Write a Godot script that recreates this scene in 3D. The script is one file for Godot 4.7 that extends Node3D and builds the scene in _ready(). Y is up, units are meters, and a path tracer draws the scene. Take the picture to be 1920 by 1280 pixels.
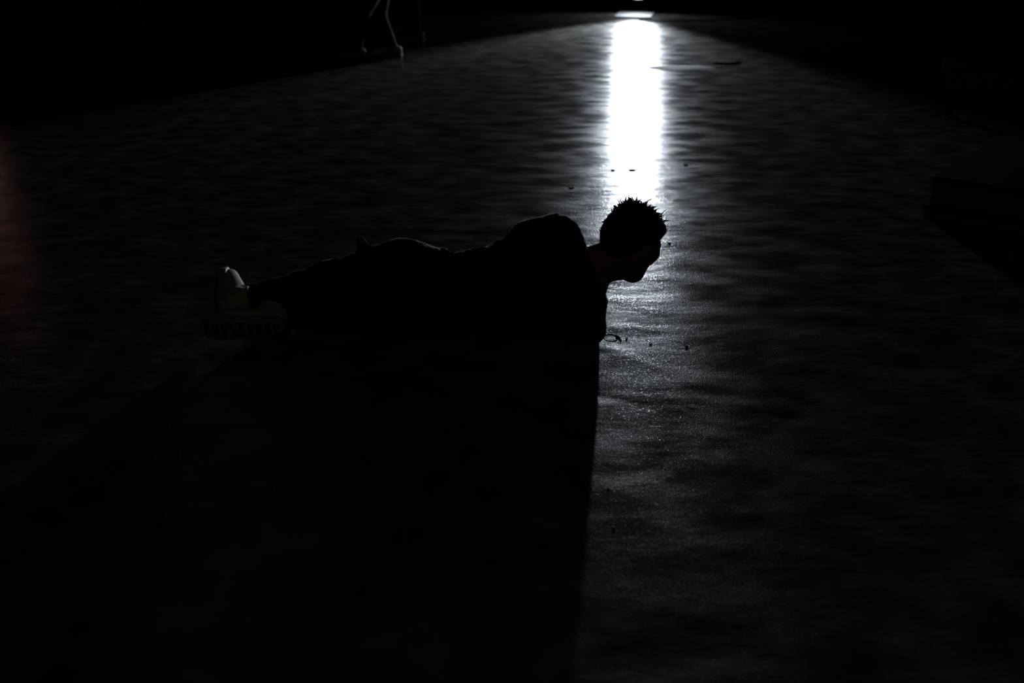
extends Node3D

# ------------------------------------------------------------------ materials
var M := {}
var taken := {}

func mat(albedo: Color, rough := 0.8, spec := 0.5) -> StandardMaterial3D:
	var m := StandardMaterial3D.new()
	m.albedo_color = albedo
	m.roughness = rough
	m.metallic_specular = spec
	return m

func noise_tex(freq: float, octaves: int, rng: int, size := 1024, normal := 0.0, ramp: Gradient = null, kind := FastNoiseLite.TYPE_SIMPLEX_SMOOTH) -> NoiseTexture2D:
	var n := FastNoiseLite.new()
	n.noise_type = kind
	n.seed = rng
	n.frequency = freq
	n.fractal_octaves = octaves
	var t := NoiseTexture2D.new()
	t.width = size
	t.height = size
	t.seamless = true
	t.noise = n
	if normal > 0.0:
		t.as_normal_map = true
		t.bump_strength = normal
	if ramp:
		t.color_ramp = ramp
	return t

func ramp(a: Color, b: Color, from := 0.0, to := 1.0) -> Gradient:
	var g := Gradient.new()
	g.offsets = PackedFloat32Array([from, to])
	g.colors = PackedColorArray([a, b])
	return g

func make_materials() -> void:
	M.skin = mat(Color(0.55, 0.4, 0.32), 0.55)
	M.hair = mat(Color(0.09, 0.055, 0.04), 0.85, 0.3)
	M.shirt = mat(Color(0.2, 0.2, 0.23), 0.9, 0.3)
	M.shirt.rim_enabled = true
	M.shirt.rim = 0.6
	M.shirt.normal_enabled = true
	M.shirt.normal_texture = noise_tex(0.02, 4, 21, 512, 4.0)
	M.shirt.uv1_triplanar = true
	M.shirt.uv1_scale = Vector3(2.5, 2.5, 2.5)
	M.denim = mat(Color(0.1, 0.105, 0.13), 0.9, 0.3)
	M.denim.rim_enabled = true
	M.denim.rim = 0.4
	M.denim.normal_enabled = true
	M.denim.normal_texture = M.shirt.normal_texture
	M.denim.uv1_triplanar = true
	M.denim.uv1_scale = Vector3(2.5, 2.5, 2.5)
	M.jeans = mat(Color(0.17, 0.18, 0.25), 0.9, 0.3)
	M.cream = mat(Color(0.72, 0.7, 0.62), 0.7)
	M.rubber = mat(Color(0.62, 0.58, 0.46), 0.6)
	M.sole = mat(Color(0.33, 0.3, 0.25), 0.7)
	M.lace = mat(Color(0.85, 0.84, 0.8), 0.8)
	M.red = mat(Color(0.62, 0.12, 0.08), 0.6)
	M.eye = mat(Color(0.85, 0.84, 0.8), 0.2)
	M.iris = mat(Color(0.15, 0.09, 0.05), 0.2)
	M.lip = mat(Color(0.5, 0.27, 0.23), 0.5)
	M.black_metal = mat(Color(0.1, 0.1, 0.105), 0.45)
	M.steel = mat(Color(0.5, 0.5, 0.52), 0.35)
	M.steel.metallic = 0.9
	M.base_steel = mat(Color(0.6, 0.6, 0.62), 0.4)
	M.base_steel.metallic = 1.0
	M.cable = mat(Color(0.06, 0.06, 0.06), 0.6)
	M.velvet = mat(Color(0.05, 0.05, 0.055), 1.0, 0.1)
	M.velvet.rim_enabled = true
	M.velvet.rim = 0.3
	M.wall = mat(Color(0.055, 0.055, 0.06), 0.95, 0.15)
	M.ply_top = mat(Color(0.04, 0.04, 0.04), 0.95, 0.1)
	M.ply_edge = mat(Color(0.45, 0.31, 0.2), 0.75)
	M.ply_edge.albedo_texture = noise_tex(0.03, 3, 5, 512, 0.0, ramp(Color(0.6, 0.55, 0.5), Color(1, 1, 1)))
	M.ply_edge.uv1_triplanar = true
	M.ply_edge.uv1_scale = Vector3(1.0, 9.0, 1.0)
	M.timber = mat(Color(0.55, 0.48, 0.38), 0.8)
	M.timber.albedo_texture = M.ply_edge.albedo_texture
	M.timber.uv1_triplanar = true
	M.timber.uv1_scale = Vector3(1.0, 7.0, 1.0)
	M.tape = mat(Color(0.03, 0.03, 0.03), 0.5)
	M.residue = mat(Color(0.09, 0.088, 0.075), 0.8, 0.2)
	M.chip = mat(Color(0.35, 0.33, 0.3), 0.7)
	M.dark_chip = mat(Color(0.04, 0.04, 0.04), 0.7)
	M.felt = mat(Color(0.1, 0.1, 0.085), 1.0, 0.05)
	M.lens = mat(Color(0.9, 0.92, 1.0), 0.1)
	M.lens.emission_enabled = true
	M.lens.emission = Color(0.93, 0.96, 1.0)
	M.lens.emission_energy_multiplier = 9.0
	M.dim_lens = mat(Color(0.9, 0.9, 0.9), 0.1)
	M.dim_lens.emission_enabled = true
	M.dim_lens.emission = Color(1.0, 0.97, 0.92)
	M.dim_lens.emission_energy_multiplier = 0.6
	M.red_lens = mat(Color(0.8, 0.3, 0.25), 0.1)
	M.red_lens.emission_enabled = true
	M.red_lens.emission = Color(1.0, 0.62, 0.55)
	M.red_lens.emission_energy_multiplier = 0.6
	# stage vinyl: black, semi-gloss, buckled and scuffed
	var v := mat(Color(0.8, 0.79, 0.75), 1.0, 0.17)
	v.detail_enabled = true
	v.detail_albedo = scuffs()
	v.detail_uv_layer = BaseMaterial3D.DETAIL_UV_2
	v.detail_blend_mode = BaseMaterial3D.BLEND_MODE_MUL
	v.roughness_texture = noise_tex(0.012, 6, 11, 1024, 0.0, ramp(Color(0.19, 0.19, 0.19), Color(0.33, 0.33, 0.33), 0.25, 0.75))
	v.roughness_texture_channel = BaseMaterial3D.TEXTURE_CHANNEL_RED
	v.normal_enabled = true
	v.normal_texture = noise_tex(0.3, 2, 12, 2048, FLOOR_GRAIN)
	v.normal_scale = 1.0
	v.heightmap_enabled = true
	v.heightmap_texture = noise_tex(0.014, 5, 13, 1024)
	v.heightmap_scale = FLOOR_WAVE
	M.vinyl = v

const FLOOR_GRAIN := 0.42
const FLOOR_WAVE := 0.2

# scratches, heel drags and dust on the vinyl, as thin drawn marks
func scuffs() -> ImageTexture:
	var n := 2048
	var r := RandomNumberGenerator.new()
	r.seed = 7
	var blot := FastNoiseLite.new()
	blot.seed = 3
	blot.frequency = 0.012
	blot.fractal_octaves = 5
	var im: Image = blot.get_seamless_image(n, n)
	im.convert(Image.FORMAT_RGB8)
	im.adjust_bcs(0.8, 0.45, 1.0)
	for k in 620:
		var p := Vector2(r.randf() * n, r.randf() * n)
		var a := r.randf() * TAU
		var bend := r.randf_range(-0.006, 0.006) * (3.0 if r.randf() < 0.15 else 1.0)
		var strength := r.randf_range(0.04, 0.2)
		for s in int(r.randf_range(20, 190)):
			p += Vector2.from_angle(a)
			a += bend
			var q := Vector2i(posmod(int(p.x), n), posmod(int(p.y), n))
			var c := minf(im.get_pixelv(q).r + strength * r.randf_range(0.5, 1.0), 1.0)
			im.set_pixelv(q, Color(c, c, c))
	for k in 2600:
		var c := r.randf_range(0.5, 0.9)
		im.set_pixel(r.randi() % n, r.randi() % n, Color(c, c, c))
	return ImageTexture.create_from_image(im)

# ------------------------------------------------------------------ scene tree helpers
func numbered(called: String) -> String:
	if not taken.has(called):
		taken[called] = 0
		return called
	taken[called] += 1
	return "%s_%03d" % [called, taken[called]]

func thing(called: String, label: String, category: String, at := Vector3.ZERO, turn := 0.0, group := "") -> Node3D:
	var o := Node3D.new()
	o.name = numbered(called)
	add_child(o)
	o.position = at
	o.rotation.y = turn
	tag(o, label, category, group)
	return o

func tag(o: Node, label: String, category: String, group := "") -> void:
	o.set_meta("label", label)
	o.set_meta("category", category)
	if group:
		o.set_meta("group", group)

func part(called: String, mesh: Mesh, m: Material, parent: Node, xf := Transform3D()) -> MeshInstance3D:
	var o := MeshInstance3D.new()
	o.name = called if parent != self else numbered(called)
	o.mesh = mesh
	o.material_override = m
	o.transform = xf
	o.cast_shadow = GeometryInstance3D.SHADOW_CASTING_SETTING_ON
	parent.add_child(o, true)
	return o

func struct(called: String, mesh: Mesh, m: Material, xf := Transform3D()) -> MeshInstance3D:
	var o := part(called, mesh, m, self, xf)
	o.set_meta("kind", "structure")
	return o

# ------------------------------------------------------------------ mesh helpers
func tri(st: SurfaceTool, a: Vector3, b: Vector3, c: Vector3, out: Vector3) -> void:
	if (b - a).cross(c - a).dot(out) > 0.0:
		var t := b
		b = c
		c = t
	st.add_vertex(a)
	st.add_vertex(b)
	st.add_vertex(c)

func quad(st: SurfaceTool, a: Vector3, b: Vector3, c: Vector3, d: Vector3, out: Vector3) -> void:
	tri(st, a, b, c, out)
	tri(st, a, c, d, out)

func begin(smooth := -1) -> SurfaceTool:
	var st := SurfaceTool.new()
	st.begin(Mesh.PRIMITIVE_TRIANGLES)
	st.set_smooth_group(smooth)
	return st

func done(st: SurfaceTool) -> ArrayMesh:
	st.generate_normals()
	return st.commit()

# a box with chamfered edges
func add_box(st: SurfaceTool, c: Vector3, s: Vector3, ch := 0.004, b := Basis()) -> void:
	var h := s * 0.5
	ch = minf(ch, minf(h.x, minf(h.y, h.z)) * 0.9)
	var pt := func(sx: float, sy: float, sz: float, ax: int) -> Vector3:
		var v := Vector3(sx * (h.x - ch), sy * (h.y - ch), sz * (h.z - ch))
		v[ax] += [sx, sy, sz][ax] * ch
		return c + b * v
	for ax in 3:
		var u := (ax + 1) % 3
		var w := (ax + 2) % 3
		for s0 in [-1.0, 1.0]:
			var corner := func(su: float, sw: float) -> Vector3:
				var sg := [0.0, 0.0, 0.0]
				sg[ax] = s0
				sg[u] = su
				sg[w] = sw
				return pt.call(sg[0], sg[1], sg[2], ax)
			var o := Vector3.ZERO
			o[ax] = s0
			quad(st, corner.call(-1.0, -1.0), corner.call(1.0, -1.0), corner.call(1.0, 1.0), corner.call(-1.0, 1.0), b * o)
			for s1 in [-1.0, 1.0]:
				var e := func(axis: int, sw: float) -> Vector3:
					var sg := [0.0, 0.0, 0.0]
					sg[ax] = s0
					sg[u] = s1
					sg[w] = sw
					return pt.call(sg[0], sg[1], sg[2], axis)
				var o2 := Vector3.ZERO
				o2[ax] = s0
				o2[u] = s1
				quad(st, e.call(ax, -1.0), e.call(ax, 1.0), e.call(u, 1.0), e.call(u, -1.0), b * o2)
	for sx in [-1.0, 1.0]:
		for sy in [-1.0, 1.0]:
			for sz in [-1.0, 1.0]:
				tri(st, pt.call(sx, sy, sz, 0), pt.call(sx, sy, sz, 1), pt.call(sx, sy, sz, 2), b * Vector3(sx, sy, sz))

func box(s: Vector3, c := Vector3.ZERO, ch := 0.004, b := Basis()) -> ArrayMesh:
	var st := begin()
	add_box(st, c, s, ch, b)
	return done(st)

# a round tube along points, radius given for each point
func add_tube(st: SurfaceTool, pts: Array, rad: Array, sides := 8, capped := true) -> void:
	var rings := []
	var ref := Vector3.UP
	for i in pts.size():
		var t: Vector3 = (pts[mini(i + 1, pts.size() - 1)] - pts[maxi(i - 1, 0)]).normalized()
		var n := ref - t * ref.dot(t)
		if n.length() < 0.1:
			n = Vector3.RIGHT - t * Vector3.RIGHT.dot(t)
		n = n.normalized()
		ref = n
		var bn := t.cross(n)
		var ring := []
		var r: float = rad[mini(i, rad.size() - 1)]
		for k in sides:
			var a := TAU * k / sides
			ring.append(pts[i] + (n * cos(a) + bn * sin(a)) * r)
		rings.append(ring)
	for i in pts.size() - 1:
		for k in sides:
			var k2 := (k + 1) % sides
			var m: Vector3 = (rings[i][k] + rings[i + 1][k2]) * 0.5 - (pts[i] + pts[i + 1]) * 0.5
			quad(st, rings[i][k], rings[i][k2], rings[i + 1][k2], rings[i + 1][k], m)
	if capped:
		var last := pts.size() - 1
		for k in sides:
			var k2 := (k + 1) % sides
			tri(st, pts[0], rings[0][k], rings[0][k2], pts[0] - pts[1])
			tri(st, pts[last], rings[last][k], rings[last][k2], pts[last] - pts[last - 1])

func tube(pts: Array, rad: Array, sides := 8) -> ArrayMesh:
	var st := begin(0)
	add_tube(st, pts, rad, sides)
	return done(st)

# turned round the z axis: profile of (z, radius)
func lathe_z(profile: Array, sides := 32) -> ArrayMesh:
	var st := begin(-1)
	for i in profile.size() - 1:
		var a: Vector2 = profile[i]
		var b: Vector2 = profile[i + 1]
		for k in sides:
			var t0 := TAU * k / sides
			var t1 := TAU * (k + 1) / sides
			var d0 := Vector3(cos(t0), sin(t0), 0)
			var d1 := Vector3(cos(t1), sin(t1), 0)
			var z := Vector3(0, 0, 1)
			var mid := (d0 + d1) * 0.5
			var side := mid * (b.x - a.x) - z * (b.y - a.y)
			quad(st, d0 * a.y + z * a.x, d1 * a.y + z * a.x, d1 * b.y + z * b.x, d0 * b.y + z * b.x, side)
	return done(st)

# ------------------------------------------------------------------ bodies: rounded bones joined smoothly, meshed as surface nets
func C(a: Vector3, ra: float, b: Vector3, rb: float, k := 0.04) -> Array:
	return [0, a, ra, b, rb, k]

func E(c: Vector3, r: Vector3, b := Basis(), k := 0.04) -> Array:
	return [1, c, r, b, k]

func nets(prims: Array, cell: float, swell := 0.0, cuts := [], wobble = null) -> ArrayMesh:
	var lo := Vector3.INF
	var hi := -Vector3.INF
	for p in prims:
		if p[0] == 0:
			lo = lo.min(p[1] - Vector3.ONE * p[2]).min(p[3] - Vector3.ONE * p[4])
			hi = hi.max(p[1] + Vector3.ONE * p[2]).max(p[3] + Vector3.ONE * p[4])
		else:
			var r: float = maxf(p[2].x, maxf(p[2].y, p[2].z))
			lo = lo.min(p[1] - Vector3.ONE * r)
			hi = hi.max(p[1] + Vector3.ONE * r)
	var pad := absf(swell) + 3.0 * cell + 0.02
	lo -= Vector3.ONE * pad
	hi += Vector3.ONE * pad
	var nx := int((hi.x - lo.x) / cell) + 2
	var ny := int((hi.y - lo.y) / cell) + 2
	var nz := int((hi.z - lo.z) / cell) + 2
	var d := PackedFloat32Array()
	d.resize(nx * ny * nz)
	d.fill(1.0)
	var sx := ny * nz
	for p in prims:
		var k: float = p[-1]
		var m := k + 2.5 * cell + absf(swell)
		var plo: Vector3
		var phi: Vector3
		if p[0] == 0:
			plo = (p[1] - Vector3.ONE * p[2]).min(p[3] - Vector3.ONE * p[4])
			phi = (p[1] + Vector3.ONE * p[2]).max(p[3] + Vector3.ONE * p[4])
		else:
			var bb: Basis = p[3]
			var rr: Vector3 = p[2]
			var ext := (bb.x * rr.x).abs() + (bb.y * rr.y).abs() + (bb.z * rr.z).abs()
			plo = p[1] - ext
			phi = p[1] + ext
		var i0 := maxi(0, int((plo.x - m - lo.x) / cell))
		var i1 := mini(nx - 1, int((phi.x + m - lo.x) / cell) + 1)
		var j0 := maxi(0, int((plo.y - m - lo.y) / cell))
		var j1 := mini(ny - 1, int((phi.y + m - lo.y) / cell) + 1)
		var k0 := maxi(0, int((plo.z - m - lo.z) / cell))
		var k1 := mini(nz - 1, int((phi.z + m - lo.z) / cell) + 1)
		var cone: bool = p[0] == 0
		var a: Vector3 = p[1]
		var ab := Vector3.ZERO
		var len2 := 1.0
		var ra := 0.0
		var dr := 0.0
		var inv := Basis()
		var ir := Vector3.ONE
		if cone:
			ab = p[3] - p[1]
			len2 = maxf(ab.length_squared(), 1e-9)
			ra = p[2]
			dr = p[4] - p[2]
		else:
			inv = p[3].transposed()
			ir = Vector3.ONE / p[2]
		for i in range(i0, i1 + 1):
			for j in range(j0, j1 + 1):
				var at := i * sx + j * nz
				var q := Vector3(lo.x + i * cell, lo.y + j * cell, lo.z) - a
				for l in range(k0, k1 + 1):
					var w := q
					w.z += l * cell
					var e: float
					if cone:
						var t := clampf(w.dot(ab) / len2, 0.0, 1.0)
						e = (w - ab * t).length() - ra - dr * t
					else:
						var u := (inv * w) * ir
						var n0 := u.length()
						e = n0 * (n0 - 1.0) / maxf((u * ir).length(), 1e-5)
					var o := d[at + l]
					var h := k - absf(o - e)
					d[at + l] = minf(o, e) if h <= 0.0 else minf(o, e) - h * h / (4.0 * k)
	var band := 3.0 * cell + 0.02 + absf(swell)
	for i in nx:
		for j in ny:
			var at := i * sx + j * nz
			for l in nz:
				var o := d[at + l]
				if o < band:
					o -= swell
					if o > -band:
						var q := lo + Vector3(i, j, l) * cell
						if wobble != null:
							o += wobble.call(q)
						for c in cuts:
							o = maxf(o, c.distance_to(q))
					elif cuts:
						var q := lo + Vector3(i, j, l) * cell
						for c in cuts:
							o = maxf(o, c.distance_to(q))
					d[at + l] = o
	# one vertex in each cell that the surface crosses
	var id := PackedInt32Array()
	id.resize(nx * ny * nz)
	id.fill(-1)
	var pos := PackedVector3Array()
	var nor := PackedVector3Array()
	var idx := PackedInt32Array()
	var off := [0, sx, nz, sx + nz, 1, sx + 1, nz + 1, sx + nz + 1]
	var crn := [Vector3(0, 0, 0), Vector3(1, 0, 0), Vector3(0, 1, 0), Vector3(1, 1, 0), Vector3(0, 0, 1), Vector3(1, 0, 1), Vector3(0, 1, 1), Vector3(1, 1, 1)]
	var edges := [[0, 1], [2, 3], [4, 5], [6, 7], [0, 2], [1, 3], [4, 6], [5, 7], [0, 4], [1, 5], [2, 6], [3, 7]]
	for i in nx - 1:
		for j in ny - 1:
			var at := i * sx + j * nz
			for l in nz - 1:
				var b := at + l
				var f0 := d[b]
				if absf(f0) > cell * 2.0:
					continue
				var neg := 0
				for o in off:
					if d[b + o] < 0.0:
						neg += 1
				if neg == 0 or neg == 8:
					continue
				var sum := Vector3.ZERO
				var n := 0
				for e in edges:
					var fa := d[b + off[e[0]]]
					var fb := d[b + off[e[1]]]
					if (fa < 0.0) != (fb < 0.0):
						sum += crn[e[0]].lerp(crn[e[1]], fa / (fa - fb))
						n += 1
				var v := sum / n
				id[b] = pos.size()
				pos.append(lo + (Vector3(i, j, l) + v) * cell)
				var c0 := d[b]
				var c1 := d[b + off[1]]
				var c2 := d[b + off[2]]
				var c3 := d[b + off[3]]
				var c4 := d[b + off[4]]
				var c5 := d[b + off[5]]
				var c6 := d[b + off[6]]
				var c7 := d[b + off[7]]
				var gx := lerpf(lerpf(c1 - c0, c3 - c2, v.y), lerpf(c5 - c4, c7 - c6, v.y), v.z)
				var gy := lerpf(lerpf(c2 - c0, c3 - c1, v.x), lerpf(c6 - c4, c7 - c5, v.x), v.z)
				var gz := lerpf(lerpf(c4 - c0, c5 - c1, v.x), lerpf(c6 - c2, c7 - c3, v.x), v.y)
				nor.append(Vector3(gx, gy, gz).normalized())
	var steps := [sx, nz, 1]
	for i in range(1, nx - 1):
		for j in range(1, ny - 1):
			var at := i * sx + j * nz
			for l in range(1, nz - 1):
				var b := at + l
				var f0 := d[b]
				if absf(f0) > cell * 2.0:
					continue
				for ax in 3:
					var f1 := d[b + steps[ax]]
					if (f0 < 0.0) == (f1 < 0.0):
						continue
					var u: int = steps[(ax + 1) % 3]
					var w: int = steps[(ax + 2) % 3]
					var q0 := id[b]
					var q1 := id[b - u]
					var q2 := id[b - u - w]
					var q3 := id[b - w]
					if q0 < 0 or q1 < 0 or q2 < 0 or q3 < 0:
						continue
					if f0 < 0.0:
						idx.append_array([q0, q2, q1, q0, q3, q2])
					else:
						idx.append_array([q0, q1, q2, q0, q2, q3])
	var arr := []
	arr.resize(Mesh.ARRAY_MAX)
	arr[Mesh.ARRAY_VERTEX] = pos
	arr[Mesh.ARRAY_NORMAL] = nor
	arr[Mesh.ARRAY_INDEX] = idx
	var mesh := ArrayMesh.new()
	mesh.add_surface_from_arrays(Mesh.PRIMITIVE_TRIANGLES, arr)
	return mesh

func axes(forward: Vector3, up: Vector3) -> Basis:
	var z := -forward.normalized()
	var x := up.cross(z).normalized()
	return Basis(x, z.cross(x), z)

# a hand: palm and five bent fingers; forward from the wrist along -z of b, back of the hand along +y, thumb on the side of sgn * x
func hand(wrist: Vector3, b: Basis, sgn: float, curl := 0.35) -> Array:
	var at := func(x: float, y: float, z: float) -> Vector3: return wrist + b * Vector3(x * sgn, y, z)
	var out := [E(at.call(0, 0, -0.045), Vector3(0.041, 0.016, 0.05), b, 0.015), C(wrist + b * Vector3(0, 0, 0.03), 0.026, at.call(0, 0, -0.01), 0.027, 0.02)]
	var len_ := [0.072, 0.08, 0.074, 0.058]
	for f in 4:
		var x := 0.03 - 0.02 * f
		var a := Vector3(x, 0.002, -0.085 + 0.004 * absf(f - 1))
		var pts := [a]
		var ang := 0.1
		for s in 3:
			ang += curl * (0.8 + 0.2 * s)
			a += Vector3((x * 0.25), -sin(ang), -cos(ang)) * len_[f] * [0.46, 0.3, 0.24][s]
			pts.append(a)
		for s in 3:
			var r0: float = [0.0092, 0.0084, 0.0076][s]
			out.append(C(at.call(pts[s].x, pts[s].y, pts[s].z), r0, at.call(pts[s + 1].x, pts[s + 1].y, pts[s + 1].z), r0 - 0.0008, 0.004))
	out.append(C(at.call(0.03, -0.004, -0.015), 0.014, at.call(0.052, -0.01, -0.05), 0.011, 0.012))
	out.append(C(at.call(0.052, -0.01, -0.05), 0.0105, at.call(0.06, -0.014, -0.085), 0.0085, 0.004))
	return out

# bones of a head; b: x right, y up, z back
func head_bones(c: Vector3, b: Basis) -> Array:
	var h := func(x: float, y: float, z: float) -> Vector3: return c + b * Vector3(x, y, z)
	var o := [
		E(h.call(0, 0.035, 0.012), Vector3(0.076, 0.088, 0.096), b, 0.03), E(h.call(0, -0.025, -0.03), Vector3(0.064, 0.085, 0.068), b, 0.04),
		C(h.call(0, -0.088, -0.072), 0.024, h.call(0, -0.09, -0.068), 0.023, 0.04),
		C(h.call(0, 0.015, -0.096), 0.009, h.call(0, -0.025, -0.111), 0.013, 0.018), C(h.call(-0.014, -0.028, -0.1), 0.008, h.call(0.014, -0.028, -0.1), 0.008, 0.008),
		C(h.call(-0.022, -0.056, -0.088), 0.008, h.call(0.022, -0.056, -0.088), 0.008, 0.012), C(h.call(-0.018, -0.066, -0.086), 0.008, h.call(0.018, -0.066, -0.086), 0.008, 0.01)]
	for s in [-1.0, 1.0]:
		o.append(C(h.call(0.05 * s, -0.055, -0.01), 0.02, h.call(0.017 * s, -0.09, -0.062), 0.02, 0.03))
		o.append(C(h.call(0.05 * s, 0.0, -0.06), 0.02, h.call(0.035 * s, -0.01, -0.078), 0.018, 0.03))
		o.append(C(h.call(0.014 * s, 0.036, -0.086), 0.011, h.call(0.042 * s, 0.036, -0.074), 0.01, 0.02))
		o.append(E(h.call(0.08 * s, -0.006, 0.012), Vector3(0.011, 0.032, 0.02), b, 0.008))
		o.append(C(h.call(0.078 * s, -0.03, 0.004), 0.008, h.call(0.078 * s, -0.022, 0.01), 0.008, 0.008))
	return o

func face_parts(who: Node3D, c: Vector3, b: Basis) -> void:
	for s in [-1.0, 1.0]:
		var sp := SphereMesh.new()
		sp.radius = 0.0115
		sp.height = 0.023
		sp.radial_segments = 16
		sp.rings = 8
		var e := part("eye", sp, M.eye, who, Transform3D(b, c + b * Vector3(0.031 * s, 0.014, -0.081)))
		var ir := SphereMesh.new()
		ir.radius = 0.0055
		ir.height = 0.004
		ir.radial_segments = 12
		ir.rings = 6
		part("iris", ir, M.iris, e, Transform3D(Basis(Vector3.RIGHT, PI / 2), Vector3(0, -0.001, -0.0105)))
		part("eyebrow", tube([c + b * Vector3(0.014 * s, 0.034, -0.0965), c + b * Vector3(0.032 * s, 0.04, -0.093), c + b * Vector3(0.05 * s, 0.034, -0.078)], [0.003, 0.0035, 0.002], 6), M.hair, who)
	part("mouth", tube([c + b * Vector3(-0.022, -0.061, -0.0925), c + b * Vector3(0, -0.06, -0.0975), c + b * Vector3(0.022, -0.061, -0.0925)], [0.002, 0.005, 0.002], 6), M.lip, who)

# short tousled hair: a cap under some hundred curved locks
func hair(who: Node3D, c: Vector3, b: Basis, count: int, length: float, rng: int) -> void:
	var cap := [E(c + b * Vector3(0, 0.045, 0.027), Vector3(0.082, 0.076, 0.108), b, 0.02), E(c + b * Vector3(0, 0.012, 0.086), Vector3(0.075, 0.08, 0.068), b, 0.03), E(c + b * Vector3(0, 0.085, -0.035), Vector3(0.068, 0.035, 0.06), b, 0.03)]
	part("hair", nets(cap, 0.006), M.hair, who)
	var r := RandomNumberGenerator.new()
	r.seed = rng
	var st := begin(0)
	var n := 0
	while n < count:
		var z := r.randf_range(-0.75, 1.0)
		var a := r.randf() * TAU
		var dir := Vector3(sqrt(1 - z * z) * cos(a), z, sqrt(1 - z * z) * sin(a))
		if dir.z < -0.35 and dir.y < 0.3 or dir.y < -0.1 and dir.z < 0.2 or dir.y < -0.65:
			continue
		n += 1
		var root := Vector3(0, 0.042, 0.029) + dir * Vector3(0.08, 0.076, 0.109)
		if dir.y < 0.0:
			root = Vector3(0, 0.035, 0.06) + dir * Vector3(0.076, 0.1, 0.085)
		var top := clampf(dir.y * 1.3, 0.42, 1.0)
		var l := length * r.randf_range(0.5, 1.15) * top * (1.6 if r.randf() < 0.12 else 1.0)
		var lean := (dir + Vector3(r.randf_range(-1, 1), r.randf_range(-0.6, 0.6), r.randf_range(-1, 1)) * 0.7).normalized()
		var curl := dir.cross(Vector3(r.randf_range(-1, 1), r.randf_range(-1, 1), r.randf_range(-1, 1)).normalized()) * r.randf_range(0.0, 0.8)
		var p0 := root - dir * 0.006
		var p1 := root + (dir * 0.6 + lean * 0.4) * l * 0.45
		var p2 := p1 + (lean + curl * 0.7).normalized() * l * 0.4
		var p3 := p2 + (lean * 0.7 + curl * 1.3 - dir * 0.3).normalized() * l * 0.35
		var th := r.randf_range(0.002, 0.0036)
		add_tube(st, [c + b * p0, c + b * p1, c + b * p2, c + b * p3], [th, th * 0.9, th * 0.6, th * 0.15], 4, false)
	part("hair_locks", done(st), M.hair, who).set_meta("kind", "stuff")

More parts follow.
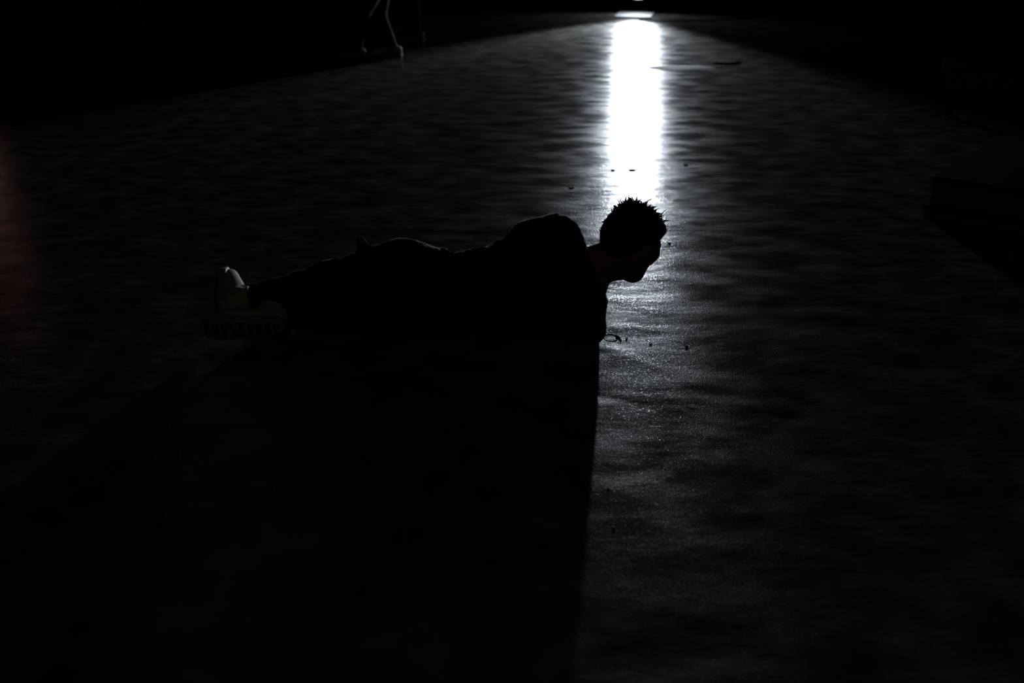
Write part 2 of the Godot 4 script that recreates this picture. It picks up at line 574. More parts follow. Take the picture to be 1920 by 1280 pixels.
# a canvas sneaker: toe along -z, sole down, ankle at the origin's height 0.085
func sneaker(who: Node3D, xf: Transform3D, upper_m: Material, sole_m: Material, detail := true) -> void:
	var up := [
		E(Vector3(0, 0.042, -0.125), Vector3(0.043, 0.036, 0.075), Basis(), 0.03), E(Vector3(0, 0.05, -0.04), Vector3(0.039, 0.046, 0.085), Basis(), 0.03),
		E(Vector3(0, 0.055, 0.045), Vector3(0.034, 0.052, 0.042), Basis(), 0.03), C(Vector3(0, 0.085, 0.02), 0.034, Vector3(0, 0.105, 0.03), 0.036, 0.03)]
	var shoe := part("shoe", nets(up, 0.006 if detail else 0.012, 0.0, [Plane(Vector3(0, 1, 0.15).normalized(), 0.108), Plane(Vector3.DOWN, -0.015)]), upper_m, who, xf)
	# sole: outline swept up with a bevel
	var outline := []
	var prof := [[0.085, 0.0], [0.078, 0.022], [0.055, 0.036], [0.0, 0.036], [-0.05, 0.034], [-0.1, 0.045], [-0.15, 0.048], [-0.185, 0.036], [-0.203, 0.018], [-0.207, 0.0]]
	for p in prof:
		outline.append(Vector2(p[1], p[0]))
	for k in range(prof.size() - 2, 0, -1):
		outline.append(Vector2(-prof[k][1], prof[k][0]))
	var layers := [[0.0, 0.92], [0.004, 1.0], [0.03, 1.02], [0.034, 0.95]]
	var st := begin(1)
	for l in layers.size() - 1:
		for k in outline.size():
			var a: Vector2 = outline[k]
			var c: Vector2 = outline[(k + 1) % outline.size()]
			var mid := Vector2(0, -0.06)
			var pt := func(v: Vector2, q: int) -> Vector3:
				var s := mid + (v - mid) * float(layers[q][1])
				return Vector3(s.x, layers[q][0] + 0.012 * clampf((-s.y - 0.13) / 0.08, 0, 1), s.y)
			quad(st, pt.call(a, l), pt.call(c, l), pt.call(c, l + 1), pt.call(a, l + 1), Vector3(a.x + c.x, 0, a.y + c.y + 0.12))
	for k in outline.size():
		for q in [0, 3]:
			var mid := Vector2(0, -0.06)
			var s0: Vector2 = mid + (outline[k] - mid) * float(layers[q][1])
			var s1: Vector2 = mid + (outline[(k + 1) % outline.size()] - mid) * float(layers[q][1])
			var lift := func(s: Vector2) -> Vector3: return Vector3(s.x, layers[q][0] + 0.012 * clampf((-s.y - 0.13) / 0.08, 0, 1), s.y)
			tri(st, lift.call(mid), lift.call(s0), lift.call(s1), Vector3.DOWN if q == 0 else Vector3.UP)
	part("midsole", done(st), sole_m, shoe)
	if not detail:
		return
	var tread := begin()
	for k in 9:
		var z := 0.06 - 0.03 * k
		var w := 0.05 if k < 4 else 0.066
		add_box(tread, Vector3(0, -0.003 + 0.012 * clampf((-z - 0.13) / 0.08, 0, 1), z), Vector3(w, 0.008, 0.016), 0.002)
	part("tread", done(tread), M.sole, shoe).set_meta("kind", "stuff")
	var lc := begin(0)
	for k in 5:
		var z := -0.03 - 0.02 * k
		var y := 0.101 - 0.006 * k
		add_tube(lc, [Vector3(-0.026, y - 0.014, z), Vector3(-0.012, y - 0.002, z - 0.004), Vector3(0.012, y - 0.002, z - 0.008), Vector3(0.026, y - 0.014, z - 0.012)], [0.0028], 6)
	add_tube(lc, [Vector3(0, 0.103, -0.028), Vector3(0.02, 0.112, -0.02), Vector3(0.03, 0.1, -0.015), Vector3(0.01, 0.104, -0.03)], [0.0024], 6)
	part("laces", done(lc), M.lace, shoe)
	var lining := begin(0)
	var rim := []
	for k in 13:
		var a := TAU * k / 12.0
		rim.append(Vector3(0.036 * cos(a), 0.106 - 0.006 * sin(a), 0.026 + 0.038 * sin(a)))
	add_tube(lining, rim, [0.006], 6, false)
	part("collar", done(lining), M.cream, shoe)

# ------------------------------------------------------------------ the person lying in the light
func lying_person() -> void:
	var who := thing("person", "person in dark clothes lying on one side, propped on an elbow, back turned", "person")
	var hc := Vector3(0.415, 0.324, -3.5)
	var hb := axes(Vector3(0.62, -0.5, -0.68), Vector3(0.27, 0.95, -0.12))
	var neck := [C(Vector3(0.225, 0.245, -3.48), 0.06, hc + hb * Vector3(0, -0.03, 0.02), 0.057, 0.05), C(Vector3(0.235, 0.2, -3.48), 0.045, hc + hb * Vector3(0, -0.07, -0.02), 0.03, 0.04)]
	var torso := [
		E(Vector3(-0.35, 0.15, -3.55), Vector3(0.13, 0.16, 0.115), Basis(), 0.05), E(Vector3(-0.17, 0.125, -3.54), Vector3(0.16, 0.135, 0.105), Basis(), 0.12),
		E(Vector3(0.03, 0.16, -3.52), Vector3(0.19, 0.17, 0.12), Basis(), 0.1), E(Vector3(0.14, 0.14, -3.53), Vector3(0.13, 0.16, 0.11), Basis(), 0.06),
		C(Vector3(-0.32, 0.06, -3.55), 0.075, Vector3(0.2, 0.06, -3.53), 0.075, 0.04), C(Vector3(0.14, 0.30, -3.52), 0.088, Vector3(0.21, 0.22, -3.5), 0.075, 0.08),
		C(Vector3(0.06, 0.325, -3.53), 0.072, Vector3(0.15, 0.32, -3.54), 0.078, 0.05), C(Vector3(0.21, 0.23, -3.5), 0.07, Vector3(0.262, 0.185, -3.47), 0.066, 0.07)]
	var rarm := [C(Vector3(0.262, 0.18, -3.46), 0.062, Vector3(0.268, 0.045, -3.415), 0.046, 0.04), C(Vector3(0.266, 0.04, -3.415), 0.044, Vector3(0.1, 0.034, -3.62), 0.032, 0.03)]
	var larm := [C(Vector3(0.15, 0.33, -3.54), 0.068, Vector3(0.10, 0.22, -3.74), 0.048, 0.05), C(Vector3(0.10, 0.22, -3.74), 0.045, Vector3(0.18, 0.06, -3.9), 0.032, 0.03)]
	var rleg := [C(Vector3(-0.38, 0.10, -3.53), 0.10, Vector3(-0.68, 0.07, -3.60), 0.066, 0.06), C(Vector3(-0.68, 0.066, -3.60), 0.064, Vector3(-0.87, 0.055, -3.49), 0.048, 0.04)]
	var lleg := [C(Vector3(-0.40, 0.215, -3.55), 0.10, Vector3(-0.66, 0.125, -3.70), 0.066, 0.06), C(Vector3(-0.66, 0.122, -3.70), 0.062, Vector3(-0.95, 0.088, -3.60), 0.046, 0.04)]
	var feet := [C(Vector3(-0.87, 0.055, -3.49), 0.04, Vector3(-0.9, 0.05, -3.47), 0.03, 0.03), C(Vector3(-0.95, 0.088, -3.60), 0.036, Vector3(-1.0, 0.085, -3.6), 0.03, 0.03)]
	# skin: torso, limbs, hands and head in one body
	var fine := nets(head_bones(hc, hb) + neck, 0.005)
	var rough := nets(torso + neck + rarm + larm + rleg + lleg + feet, 0.012, -0.009, [GROUND])
	var hand_r := nets(hand(Vector3(0.09, 0.03, -3.632), axes(Vector3(-0.65, -0.05, -0.75), Vector3(0, 1, -0.05)), -1.0), 0.0035)
	var hand_l := nets(hand(Vector3(0.18, 0.055, -3.905), axes(Vector3(0.5, -0.25, -0.8), Vector3(0.3, 1, -0.2)), 1.0), 0.0035)
	var st := SurfaceTool.new()
	st.begin(Mesh.PRIMITIVE_TRIANGLES)
	for m in [rough, fine, hand_r, hand_l]:
		st.append_from(m, 0, Transform3D())
	part("body", st.commit(), M.skin, who)
	face_parts(who, hc, hb)
	hair(who, hc, hb, 2200, 0.027, 5)
	# T-shirt with gathered folds at the waist
	var folds := FastNoiseLite.new()
	folds.seed = 4
	folds.frequency = 7.0
	var gather := func(p: Vector3) -> float:
		var w := smoothstep(0.06, -0.06, p.x) * 0.75 + 0.25
		var ph := p.x * 75.0 + 9.0 * folds.get_noise_2d(p.z * 0.9, p.y * 0.9) + 2.0 * folds.get_noise_1d(p.x)
		return -0.0075 * w * (maxf(0.0, sin(ph)) - 0.3) - 0.004 * folds.get_noise_3dv(p * 0.8)
	var hem := Plane(Vector3(-1, 0.12, 0.1).normalized(), Vector3(-0.27, 0.27, -3.54))
	part("shirt", nets(torso + neck + rarm + larm, 0.0075, 0.005, [GROUND, hem, Plane(Vector3(0.85, 0.35, 0).normalized(), Vector3(0.275, 0.275, -3.48)), Plane(Vector3(-0.3, -0.15, -0.95).normalized(), Vector3(0.17, 0.08, -3.88))], gather), M.shirt, who)
	# trousers with a pinched fold that stands up at the hip
	var crease := func(p: Vector3) -> float:
		return -0.005 * folds.get_noise_3dv(Vector3(p.x * 0.9, p.y * 1.6, p.z * 1.6)) - 0.0035 * maxf(0.0, sin(p.x * 60.0 + 7.0 * folds.get_noise_2d(p.y, p.z))) * smoothstep(-0.3, -0.5, p.x)
	var legs := [torso[0], torso[1]] + rleg + lleg + [C(Vector3(-0.525, 0.26, -3.6), 0.016, Vector3(-0.535, 0.305, -3.61), 0.011, 0.025), C(Vector3(-0.515, 0.262, -3.6), 0.014, Vector3(-0.49, 0.268, -3.59), 0.009, 0.02)]
	part("trousers", nets(legs, 0.0075, 0.003, [GROUND, Plane(Vector3(1, 0.05, 0).normalized(), Vector3(-0.24, 0.2, -3.54)), Plane(Vector3(-0.93, 0, 0.3).normalized(), Vector3(-0.895, 0.06, -3.47)) if false else Plane(Vector3(-1, 0, 0), 0.955)], crease), M.denim, who)
	# shoes: one with its sole turned to us, the other seen from the heel
	var y1 := Vector3(0.0, 0.28, -0.96).normalized()
	var z1 := Vector3(0.93, -0.06, 0.36).normalized()
	z1 = (z1 - y1 * z1.dot(y1)).normalized()
	sneaker(who, Transform3D(Basis(y1.cross(z1), y1, z1), Vector3(-0.865, 0.058, -3.385)), M.cream, M.rubber)
	var y2 := Vector3(0.97, 0.12, -0.2).normalized()
	var z2 := Vector3(0.15, -0.12, 0.97).normalized()
	z2 = (z2 - y2 * z2.dot(y2)).normalized()
	sneaker(who, Transform3D(Basis(y2.cross(z2), y2, z2), Vector3(-1.045, 0.10, -3.56)), M.cream, M.rubber)

# ------------------------------------------------------------------ people far back, cut off by the top of the frame
func standing_person(label: String, at: Vector3, turn: float, kl: Vector3, fl: Vector3, kr: Vector3, fr: Vector3, hip: Vector3, legs_m: Material, top_m: Material, shoe_m: Material, rng: int) -> void:
	var who := thing("person", label, "person", at, turn, "")
	var ch := hip + Vector3(0, 0.36, -0.02)
	var sh := hip + Vector3(0, 0.52, -0.02)
	var hc := hip + Vector3(0, 0.74, -0.06)
	var hb := axes(Vector3(0, -0.08, -1), Vector3.UP)
	var torso := [E(hip + Vector3(0, 0.02, 0), Vector3(0.165, 0.13, 0.115), Basis(), 0.05), E(hip + Vector3(0, 0.2, 0), Vector3(0.14, 0.17, 0.1), Basis(), 0.1), E(ch, Vector3(0.17, 0.17, 0.115), Basis(), 0.1), C(sh + Vector3(-0.15, 0, 0), 0.062, sh + Vector3(0.15, 0, 0), 0.062, 0.08)]
	var arms := []
	var hands := []
	for s in [-1.0, 1.0]:
		var e := sh + Vector3(0.21 * s, -0.28, 0.02)
		var w := e + Vector3(0.0, -0.23, -0.08)
		arms += [C(sh + Vector3(0.165 * s, -0.01, 0), 0.055, e, 0.04, 0.04), C(e, 0.04, w, 0.028, 0.02)]
		hands += hand(w, axes(Vector3(0, -1, -0.25), Vector3(s, 0, 0)), 1.0 if s < 0 else -1.0)
	var neck := [C(sh, 0.06, hc + Vector3(0, -0.04, 0.02), 0.054, 0.05)]
	var lg := []
	for q in [[-1.0, kl, fl], [1.0, kr, fr]]:
		lg += [C(hip + Vector3(0.085 * q[0], -0.05, 0), 0.095, q[1], 0.062, 0.05), C(q[1], 0.06, q[2] + Vector3(0, 0.09, 0), 0.044, 0.03)]
	var st := SurfaceTool.new()
	st.begin(Mesh.PRIMITIVE_TRIANGLES)
	st.append_from(nets(torso + neck + arms + lg, 0.018, -0.01), 0, Transform3D())
	st.append_from(nets(head_bones(hc, hb) + neck, 0.009), 0, Transform3D())
	st.append_from(nets(hands, 0.006), 0, Transform3D())
	part("body", st.commit(), M.skin, who)
	face_parts(who, hc, hb)
	hair(who, hc, hb, 300, 0.03, rng)
	part("shirt", nets(torso + neck + arms, 0.014, 0.004, [Plane(Vector3.DOWN, hip + Vector3(0, -0.03, 0)), Plane(Vector3.UP, sh + Vector3(0, 0.08, 0))]), top_m, who)
	var folds := FastNoiseLite.new()
	folds.seed = rng
	folds.frequency = 9.0
	part("trousers", nets([torso[0]] + lg, 0.012, 0.004, [Plane(Vector3.UP, hip + Vector3(0, 0.05, 0)), Plane(Vector3.DOWN, -0.075)], func(p: Vector3) -> float: return -0.006 * folds.get_noise_3dv(p)), legs_m, who)
	for f in [fl, fr]:
		sneaker(who, Transform3D(Basis(), f), shoe_m, M.rubber, false)

# ------------------------------------------------------------------ stage furniture
func deck(called: String, label: String, at: Vector3, turn: float, size: Vector3, thick: float, leg: float, group := "") -> void:
	var t := thing(called, label, "platform", at, turn, group)
	# the near left corner stands at the origin; it runs to +x and -z
	var c := Vector3(size.x / 2, 0, -size.z / 2)
	part("top_panel", box(Vector3(size.x, 0.022, size.z), c + Vector3(0, leg + thick - 0.011, 0), 0.003), M.ply_top, t)
	var fh: float = thick - 0.024
	var y := leg + fh / 2
	for s in [-1.0, 1.0]:
		part("frame_rail", box(Vector3(size.x - 0.012, fh, 0.028), c + Vector3(0, y, s * (size.z / 2 - 0.02)), 0.003), M.timber, t)
		part("frame_rail", box(Vector3(0.028, fh, size.z - 0.07), c + Vector3(s * (size.x / 2 - 0.02), y, 0), 0.003), M.timber, t)
	part("edge_trim", box(Vector3(size.x, 0.014, 0.006), Vector3(size.x / 2, leg + thick - 0.012, 0.003), 0.002), M.ply_edge, t)
	if leg > 0.05:
		for sx in [-1.0, 1.0]:
			for sz in [-1.0, 1.0]:
				part("leg", box(Vector3(0.055, leg + 0.02, 0.055), c + Vector3(sx * (size.x / 2 - 0.09), (leg + 0.02) / 2 - 0.01 + 0.01, sz * (size.z / 2 - 0.09)), 0.004), M.timber, t)

func curtain(label: String, a: Vector3, width: float, height: float, pleats: int, rng: int) -> void:
	var r := RandomNumberGenerator.new()
	r.seed = rng
	var t := thing("stage_curtain", label, "curtain", a, 0.0, "")
	var n := pleats * 10
	var xs := []
	var zs := []
	for i in n + 1:
		var u := float(i) / n
		xs.append(u * width)
		zs.append(0.055 * sin(u * pleats * TAU + 0.5 * sin(u * 17.0 + rng)) + 0.02 * sin(u * pleats * TAU * 2.3 + rng))
	var st := begin(0)
	var rows := 10
	for j in rows:
		for i in n:
			for s in [1.0, -1.0]:
				var pt := func(ii: int, jj: int) -> Vector3:
					var v := float(jj) / rows
					return Vector3(xs[ii], 0.015 + v * height, zs[ii] * (1.15 - 0.5 * v) + 0.002 * s)
				quad(st, pt.call(i, j), pt.call(i + 1, j), pt.call(i + 1, j + 1), pt.call(i, j + 1), Vector3(0, 0, s))
	part("drape", done(st), M.velvet, t)
	part("hem", box(Vector3(width, 0.03, 0.012), Vector3(width / 2, 0.03, -0.07), 0.003), M.velvet, t)
	part("batten", tube([Vector3(-0.1, height + 0.03, 0), Vector3(width + 0.1, height + 0.03, 0)], [0.024], 12), M.black_metal, t)

func pole_rack(at: Vector3, turn: float) -> void:
	var t := thing("equipment_rack", "black metal rack with two thin uprights in the dark, upper left", "rack", at, turn)
	for x in [-0.09, 0.09]:
		part("upright", tube([Vector3(x, 0.02, 0), Vector3(x, 1.5, 0)], [0.014], 10), M.black_metal, t)
		part("foot", box(Vector3(0.035, 0.03, 0.4), Vector3(x, 0.015, 0), 0.006), M.black_metal, t)
	for y in [0.5, 1.0, 1.48]:
		part("crossbar", tube([Vector3(-0.1, y, 0), Vector3(0.1, y, 0)], [0.011], 8), M.black_metal, t)

const GROUND := Plane(Vector3(0, -1, 0), -0.001)
const LAMP := Vector3(1.64, 0.47, -14.5)
const LENS := 0.3

func floor_lamp() -> void:
	var t := thing("stage_lamp", "round stage floodlight on a low steel floor base, shining straight at us", "lamp", Vector3(LAMP.x, 0, LAMP.z), deg_to_rad(-11.5))
	var up := Vector3(0, LAMP.y, 0)
	var here := Transform3D(Basis(), up)
	part("housing", lathe_z([Vector2(-0.46, 0.0), Vector2(-0.46, 0.12), Vector2(-0.4, 0.19), Vector2(-0.12, LENS + 0.01), Vector2(0.03, LENS + 0.025), Vector2(0.045, LENS + 0.025), Vector2(0.045, LENS + 0.004), Vector2(-0.02, LENS)]), M.black_metal, t, here)
	part("lens", lathe_z([Vector2(0.0, LENS), Vector2(0.02, LENS * 0.8), Vector2(0.036, LENS * 0.45), Vector2(0.042, 0.0)]), M.lens, t, here)
	var yk := begin(0)
	add_tube(yk, [up + Vector3(-0.31, 0, -0.1), Vector3(-0.31, 0.2, -0.1), Vector3(-0.22, 0.045, -0.1), Vector3(0.22, 0.045, -0.1), Vector3(0.31, 0.2, -0.1), up + Vector3(0.31, 0, -0.1)], [0.014], 10)
	part("yoke", done(yk), M.black_metal, t)
	for s in [-1.0, 1.0]:
		part("clamp_knob", tube([up + Vector3(0.24 * s, 0, -0.1), up + Vector3(0.34 * s, 0, -0.1)], [0.022, 0.03], 12), M.black_metal, t)
	part("base_plate", box(Vector3(0.46, 0.02, 0.85), Vector3(0, 0.01, 0.3), 0.004), M.base_steel, t)
	var l := SpotLight3D.new()
	l.name = "lamp_beam"
	l.position = up + Vector3(0, 0, 0.07)
	l.rotation.y = PI
	l.spot_angle = 27.0
	l.spot_angle_attenuation = 0.65
	l.spot_range = 40.0
	l.spot_attenuation = 2.0
	l.light_size = 0.08
	l.light_color = Color(0.91, 0.95, 1.0)
	l.light_energy = KEY
	l.shadow_enabled = true
	t.add_child(l)
	var cb := part("power_cable", tube([Vector3(1.55, 0.012, -13.5), Vector3(1.9, 0.012, -13.42), Vector3(2.5, 0.012, -13.5), Vector3(3.2, 0.012, -13.9), Vector3(4.4, 0.012, -14.2)], [0.009], 8), M.cable, self)
	tag(cb, "thin black cable trailing over the floor beside the bright stage floodlight", "cable")

# a small hanging or standing spot: a can, a lens and a bracket
func par_can(called: String, label: String, at: Vector3, aim: Vector3, lens_m: Material, energy: float, tint: Color, angle: float, base_y: float) -> void:
	var t := thing(called, label, "lamp", at)
	var b := axes(at - aim, Vector3.UP)
	part("can", lathe_z([Vector2(-0.24, 0.0), Vector2(-0.24, 0.06), Vector2(-0.15, 0.085), Vector2(0.03, 0.095), Vector2(0.03, 0.086), Vector2(-0.03, 0.084)], 24), M.black_metal, t, Transform3D(b, Vector3.ZERO))
	part("lens", lathe_z([Vector2(-0.01, 0.083), Vector2(0.004, 0.05), Vector2(0.008, 0.0)], 24), lens_m, t, Transform3D(b, Vector3.ZERO))
	part("bracket", tube([Vector3(0, base_y - at.y, 0), Vector3(0, (base_y - at.y) * 0.3, 0)], [0.016], 10), M.black_metal, t)
	var l := SpotLight3D.new()
	l.name = "lamp_beam"
	t.add_child(l)
	l.basis = axes(aim - at, Vector3.UP)
	l.position = b.z * 0.045
	l.spot_angle = angle
	l.spot_angle_attenuation = 1.0
	l.spot_range = 30.0
	l.spot_attenuation = 2.0
	l.light_size = 0.07
	l.light_color = tint
	l.light_energy = energy
	l.shadow_enabled = true

# ------------------------------------------------------------------ floor
func make_floor() -> void:
	var slow := FastNoiseLite.new()
	slow.seed = 31
	slow.frequency = 0.9
	slow.fractal_octaves = 5
	var x0 := -6.6
	var x1 := 6.6
	var zz := [0.0]
	# rows close together near the lens, wider apart in the distance
	var z := 2.2
	zz = [z]
	while z > -17.2:
		var dist := maxf(1.0, -z)
		z -= clampf(0.008 * dist, 0.018, 0.09)
		zz.append(z)
	var cols := 440
	var pos := PackedVector3Array()
	var nor := PackedVector3Array()
	var uv := PackedVector2Array()
	var uv2 := PackedVector2Array()
	var idx := PackedInt32Array()
	var hgt := func(x: float, w: float) -> float:
		var h := RIPPLE * (slow.get_noise_2d(x * 0.55 + 0.25 * w, w * 1.5 - 0.2 * x) - 0.35)
		if w > -4.2 and w < -1.9 and x > 0.0 and x < 1.3:
			for line in CREASES:
				for k in line.size() - 2:
					var a: Vector2 = line[k + 1]
					var b: Vector2 = line[k + 2]
					var p := Vector2(x, w)
					var t := clampf((p - a).dot(b - a) / (b - a).length_squared(), 0.0, 1.0)
					var far := p.distance_squared_to(a.lerp(b, t))
					if far < 0.02:
						h += line[0] * exp(-far / 0.0012)
						break
		return h
	for w in zz:
		for c in cols + 1:
			var x := lerpf(x0, x1, float(c) / cols)
			var e := 0.02
			pos.append(Vector3(x, hgt.call(x, w), w))
			nor.append(Vector3(hgt.call(x - e, w) - hgt.call(x + e, w), 2.0 * e, hgt.call(x, w - e) - hgt.call(x, w + e)).normalized())
			uv.append(Vector2(x / 5.0, w / 2.5))
			uv2.append(Vector2(x, w) / 6.0)
	for r in zz.size() - 1:
		for c in cols:
			var a := r * (cols + 1) + c
			var b := a + cols + 1
			idx.append_array([a, b, a + 1, a + 1, b, b + 1])
	var arr := []
	arr.resize(Mesh.ARRAY_MAX)
	arr[Mesh.ARRAY_VERTEX] = pos
	arr[Mesh.ARRAY_NORMAL] = nor
	arr[Mesh.ARRAY_TEX_UV] = uv
	arr[Mesh.ARRAY_TEX_UV2] = uv2
	arr[Mesh.ARRAY_INDEX] = idx
	var mesh := ArrayMesh.new()
	mesh.add_surface_from_arrays(Mesh.PRIMITIVE_TRIANGLES, arr)
	struct("floor", mesh, M.vinyl)

# creases where the vinyl has buckled: height, then the line they follow
const CREASES := [
	[0.0016, Vector2(0.29, -3.39), Vector2(0.48, -3.2), Vector2(0.61, -3.06)],
	[-0.002, Vector2(0.26, -2.98), Vector2(0.4, -2.92), Vector2(0.58, -2.9), Vector2(0.83, -2.83)],
	[-0.0014, Vector2(0.19, -2.52), Vector2(0.4, -2.52), Vector2(0.59, -2.65), Vector2(0.85, -2.83)],
	[0.0014, Vector2(0.36, -3.55), Vector2(0.61, -3.5), Vector2(0.83, -3.36)],
	[-0.0014, Vector2(0.36, -3.9), Vector2(0.56, -3.89), Vector2(0.78, -3.82)],
	[0.0012, Vector2(0.18, -2.23), Vector2(0.31, -2.37), Vector2(0.5, -2.58)]]
const RIPPLE := 0.0009

func blob(c: Vector3, s: Vector3, rng: int) -> ArrayMesh:
	var r := RandomNumberGenerator.new()
	r.seed = rng
	var st := begin()
	var n := 7
	var top := []
	var low := []
	for k in n:
		var a := TAU * k / n
		var q := r.randf_range(0.7, 1.15)
		low.append(c + Vector3(cos(a) * s.x * q, 0, sin(a) * s.z * q))
		top.append(c + Vector3(cos(a) * s.x * q * 0.6, s.y * r.randf_range(0.6, 1.0), sin(a) * s.z * q * 0.6))
	for k in n:
		var k2 := (k + 1) % n
		quad(st, low[k], low[k2], top[k2], top[k], low[k] - c)
		tri(st, c + Vector3(0, s.y, 0), top[k], top[k2], Vector3.UP)
	return done(st)

func litter() -> void:
	# a curl of tape and the ring of old glue beside it, by the elbow
	var st := begin(0)
	var curl := []
	for k in 9:
		var a := lerpf(-1.25, 0.35, k / 8.0)
		curl.append(Vector3(0.358 + 0.022 * cos(a), -0.0028, -3.436 + 0.04 * sin(a)))
	add_tube(st, curl, [0.004], 6)
	tag(part("tape_curl", done(st), M.tape, self), "small dark curl of tape lying on the floor just beside the propped elbow", "tape")
	var ring := []
	for k in 25:
		var a := TAU * k / 24.0
		ring.append(Vector3(0.345 + 0.026 * cos(a), -0.0027, -3.452 + 0.03 * sin(a)))
	tag(part("glue_ring", tube(ring, [0.003], 6), M.residue, self), "dull brownish ring of old glue on the floor between elbow and tape curl", "stain")
	var spots := [
		[Vector3(0.401, 0, -3.448), 0.006, M.dark_chip, "tiny dark crumb just right of the tape curl"], [Vector3(0.48, 0, -3.405), 0.006, M.dark_chip, "tiny dark crumb on the floor, second right of the tape curl"],
		[Vector3(0.6, 0, -3.376), 0.007, M.chip, "pale crumb with its shadow on the floor, farthest right of the tape curl"], [Vector3(0.676, 0, -5.911), 0.03, M.dark_chip, "flat dark scrap in the bright streak just above the head"],
		[Vector3(0.57, 0, -5.911), 0.014, M.dark_chip, "small dark scrap left of the bright streak above the head"], [Vector3(0.995, 0, -6.039), 0.016, M.chip, "small pale scrap right of the bright streak above the head"],
		[Vector3(0.7, 0, -4.549), 0.008, M.dark_chip, "small dark crumb on the floor just right of the forehead"], [Vector3(0.316, 0, -5.521), 0.018, M.dark_chip, "small dark scrap on the floor above the shoulder"],
		[Vector3(0.205, 0, -2.43), 0.006, M.chip, "pale crumb hard by the edge of the long shadow"], [Vector3(0.252, 0, -2.424), 0.005, M.chip, "pale crumb a hand right of the long shadow, low in front"],
		[Vector3(0.249, 0, -2.238), 0.006, M.chip, "lowest pale crumb right of the long shadow"]]
	for k in spots.size():
		var s: float = spots[k][1]
		tag(part("crumb", blob(spots[k][0], Vector3(s, minf(0.0022, s * 0.2), s * 0.7), 50 + k), spots[k][2], self), spots[k][3], "debris", "crumbs on the stage floor")
	tag(part("cloth_scrap", blob(Vector3(1.98, 0.0, -10.04), Vector3(0.2, 0.012, 0.13), 71), M.felt, self), "flat dark scrap of cloth on the far bright floor, right of the streak", "cloth")
	tag(part("dried_stain", blob(Vector3(1.5, 0.0, -9.72), Vector3(0.33, 0.004, 0.2), 72), M.residue, self), "thin dull grey patch on the far floor at the right side of the bright streak", "stain")

# ------------------------------------------------------------------ light levels
const KEY := 32.0
const HIGH := 0.03
const WARM := 0.03
const FRONT_FILL := 0.2  # strength of the added fill panel behind the camera

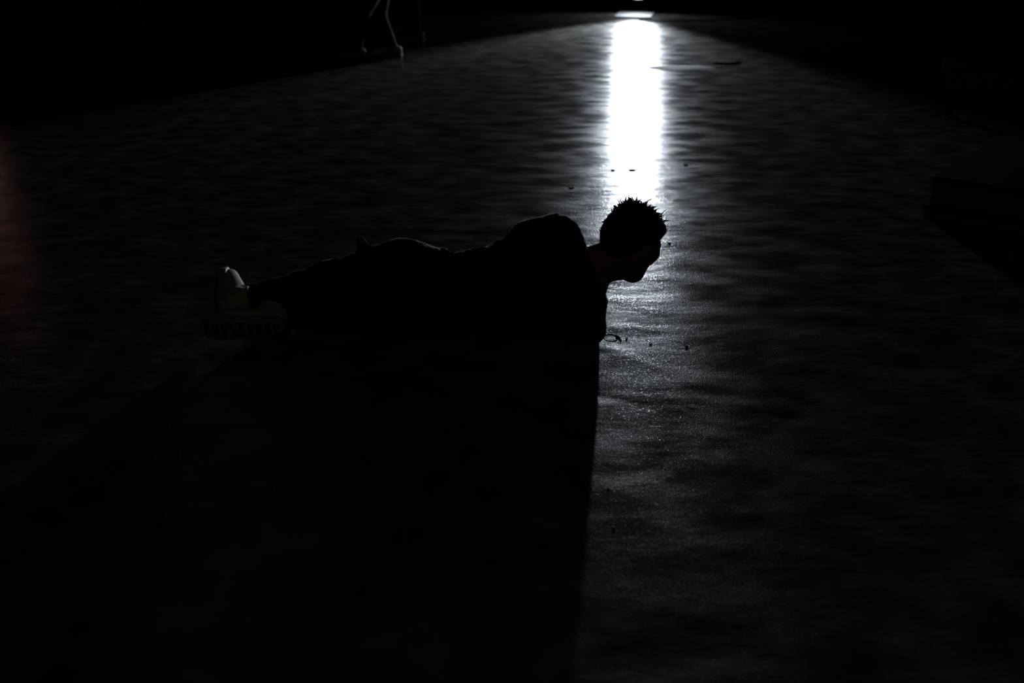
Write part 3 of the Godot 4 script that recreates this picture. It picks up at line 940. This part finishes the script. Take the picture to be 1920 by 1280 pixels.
func _ready() -> void:
	var cam := Camera3D.new()
	cam.name = "camera"
	cam.position = Vector3(0, 1.434, 0)
	cam.rotation_degrees.x = -22.782
	cam.far = 60.0
	var lens := CameraAttributesPhysical.new()
	lens.frustum_focal_length = 37.5
	lens.frustum_focus_distance = 3.75
	lens.frustum_far = 60.0
	lens.exposure_aperture = 2.4
	cam.attributes = lens
	cam.fov = 35.489
	add_child(cam)
	cam.current = true
	var env := Environment.new()
	env.background_mode = Environment.BG_COLOR
	env.background_color = Color.BLACK
	env.tonemap_mode = Environment.TONE_MAPPER_LINEAR
	env.tonemap_exposure = 1.0
	env.sdfgi_enabled = true
	env.ssao_enabled = true
	env.ssil_enabled = true
	var we := WorldEnvironment.new()
	we.name = "world"
	we.environment = env
	add_child(we)

	make_materials()
	# the black box of the stage
	make_floor()
	struct("wall_back", box(Vector3(13.4, 6.4, 0.2), Vector3(0, 3.1, -17.1), 0.01), M.wall)
	struct("wall_left", box(Vector3(0.2, 6.4, 19.4), Vector3(-6.6, 3.1, -7.5), 0.01), M.wall)
	struct("wall_right", box(Vector3(0.2, 6.4, 19.4), Vector3(6.6, 3.1, -7.5), 0.01), M.wall)
	struct("wall_front", box(Vector3(13.4, 6.4, 0.2), Vector3(0, 3.1, 2.1), 0.01), M.wall)
	struct("ceiling", box(Vector3(13.4, 0.2, 19.4), Vector3(0, 6.2, -7.5), 0.01), M.wall)

	floor_lamp()
	lying_person()
	deck("stage_platform", "low black platform at the right edge, upper one of two stacked slabs", Vector3(1.985, 0.062, -4.95), deg_to_rad(-38.0), Vector3(2.0, 0, 1.2), 0.14, 0.0, "low stacked platforms")
	deck("stage_platform", "thin wooden slab under the low black platform at the right edge", Vector3(1.965, 0.0, -4.955), deg_to_rad(-38.0), Vector3(2.05, 0, 1.25), 0.062, 0.0, "low stacked platforms")
	deck("stage_deck", "raised platform on open legs in the dark at the upper right", Vector3(2.93, 0.0, -7.42), deg_to_rad(-23.0), Vector3(2.0, 0, 1.0), 0.15, 0.2)
	standing_person("striding person in blue jeans and pale shoes, only lower legs seen, upper left", Vector3(-1.2, 0, -10.35), PI / 2, Vector3(-0.1, 0.42, -0.17), Vector3(-0.1, 0.0, -0.25), Vector3(0.1, 0.38, -0.05), Vector3(0.06, 0.0, 0.07), Vector3(0, 0.8, 0.02), M.jeans, M.shirt, M.cream, 61)
	standing_person("person in red shoes standing behind the striding person in jeans", Vector3(-1.02, 0, -11.5), PI / 2, Vector3(-0.09, 0.48, 0.0), Vector3(-0.09, 0.0, 0.02), Vector3(0.09, 0.48, 0.0), Vector3(0.09, 0.0, 0.02), Vector3(0, 0.9, 0.0), M.denim, M.shirt, M.red, 62)
	pole_rack(Vector3(-3.02, 0, -8.75), 0.5)
	curtain("tall black velvet curtain hanging in pleats right of the stage floodlight", Vector3(3.5, 0, -13.4), 2.6, 5.2, 12, 3)
	curtain("tall black velvet curtain hanging in the dark behind the walking people", Vector3(-4.6, 0, -11.9), 2.4, 5.2, 11, 4)
	litter()
	par_can("hanging_spotlight", "small dim spotlight hung high above the back of the stage", Vector3(-2.75, 3.8, -9.0), Vector3(-0.6, 0, -3.2), M.dim_lens, HIGH, Color(1.0, 0.97, 0.92), 35.0, 6.1)
	par_can("wing_spotlight", "small warm spotlight standing in the left wing", Vector3(-4.85, 1.0, -9.6), Vector3(-3.0, 0, -5.0), M.red_lens, WARM, Color(1.0, 0.68, 0.62), 15.0, 0.0)
	# dim fill panel, added out of view behind the lens for base light
	var fp := thing("fill_panel", "dim flat fill panel added unseen behind the camera", "lamp", Vector3(0.9, 3.7, 1.3))
	fp.rotation.x = deg_to_rad(38.0)
	part("housing", box(Vector3(1.3, 0.08, 0.4), Vector3(0, 0.06, 0), 0.01), M.black_metal, fp)
	part("diffuser", box(Vector3(1.2, 0.02, 0.3), Vector3(0, 0.01, 0), 0.004), M.dim_lens, fp)
	for x in [-0.5, 0.5]:
		part("hanger", tube([Vector3(x, 0.1, 0), Vector3(x, 0.1 + 2.3 * cos(0.663), -2.3 * sin(0.663))], [0.015], 8), M.black_metal, fp)
	var al := AreaLight3D.new()
	al.name = "fill_glow"
	al.area_size = Vector2(1.2, 0.3)
	al.position = Vector3(0, -0.01, 0)
	al.rotation.x = -PI / 2
	al.light_energy = FRONT_FILL
	al.light_color = Color(1.0, 0.95, 0.85)
	al.area_range = 30.0
	al.area_attenuation = 2.0
	al.shadow_enabled = true
	fp.add_child(al)
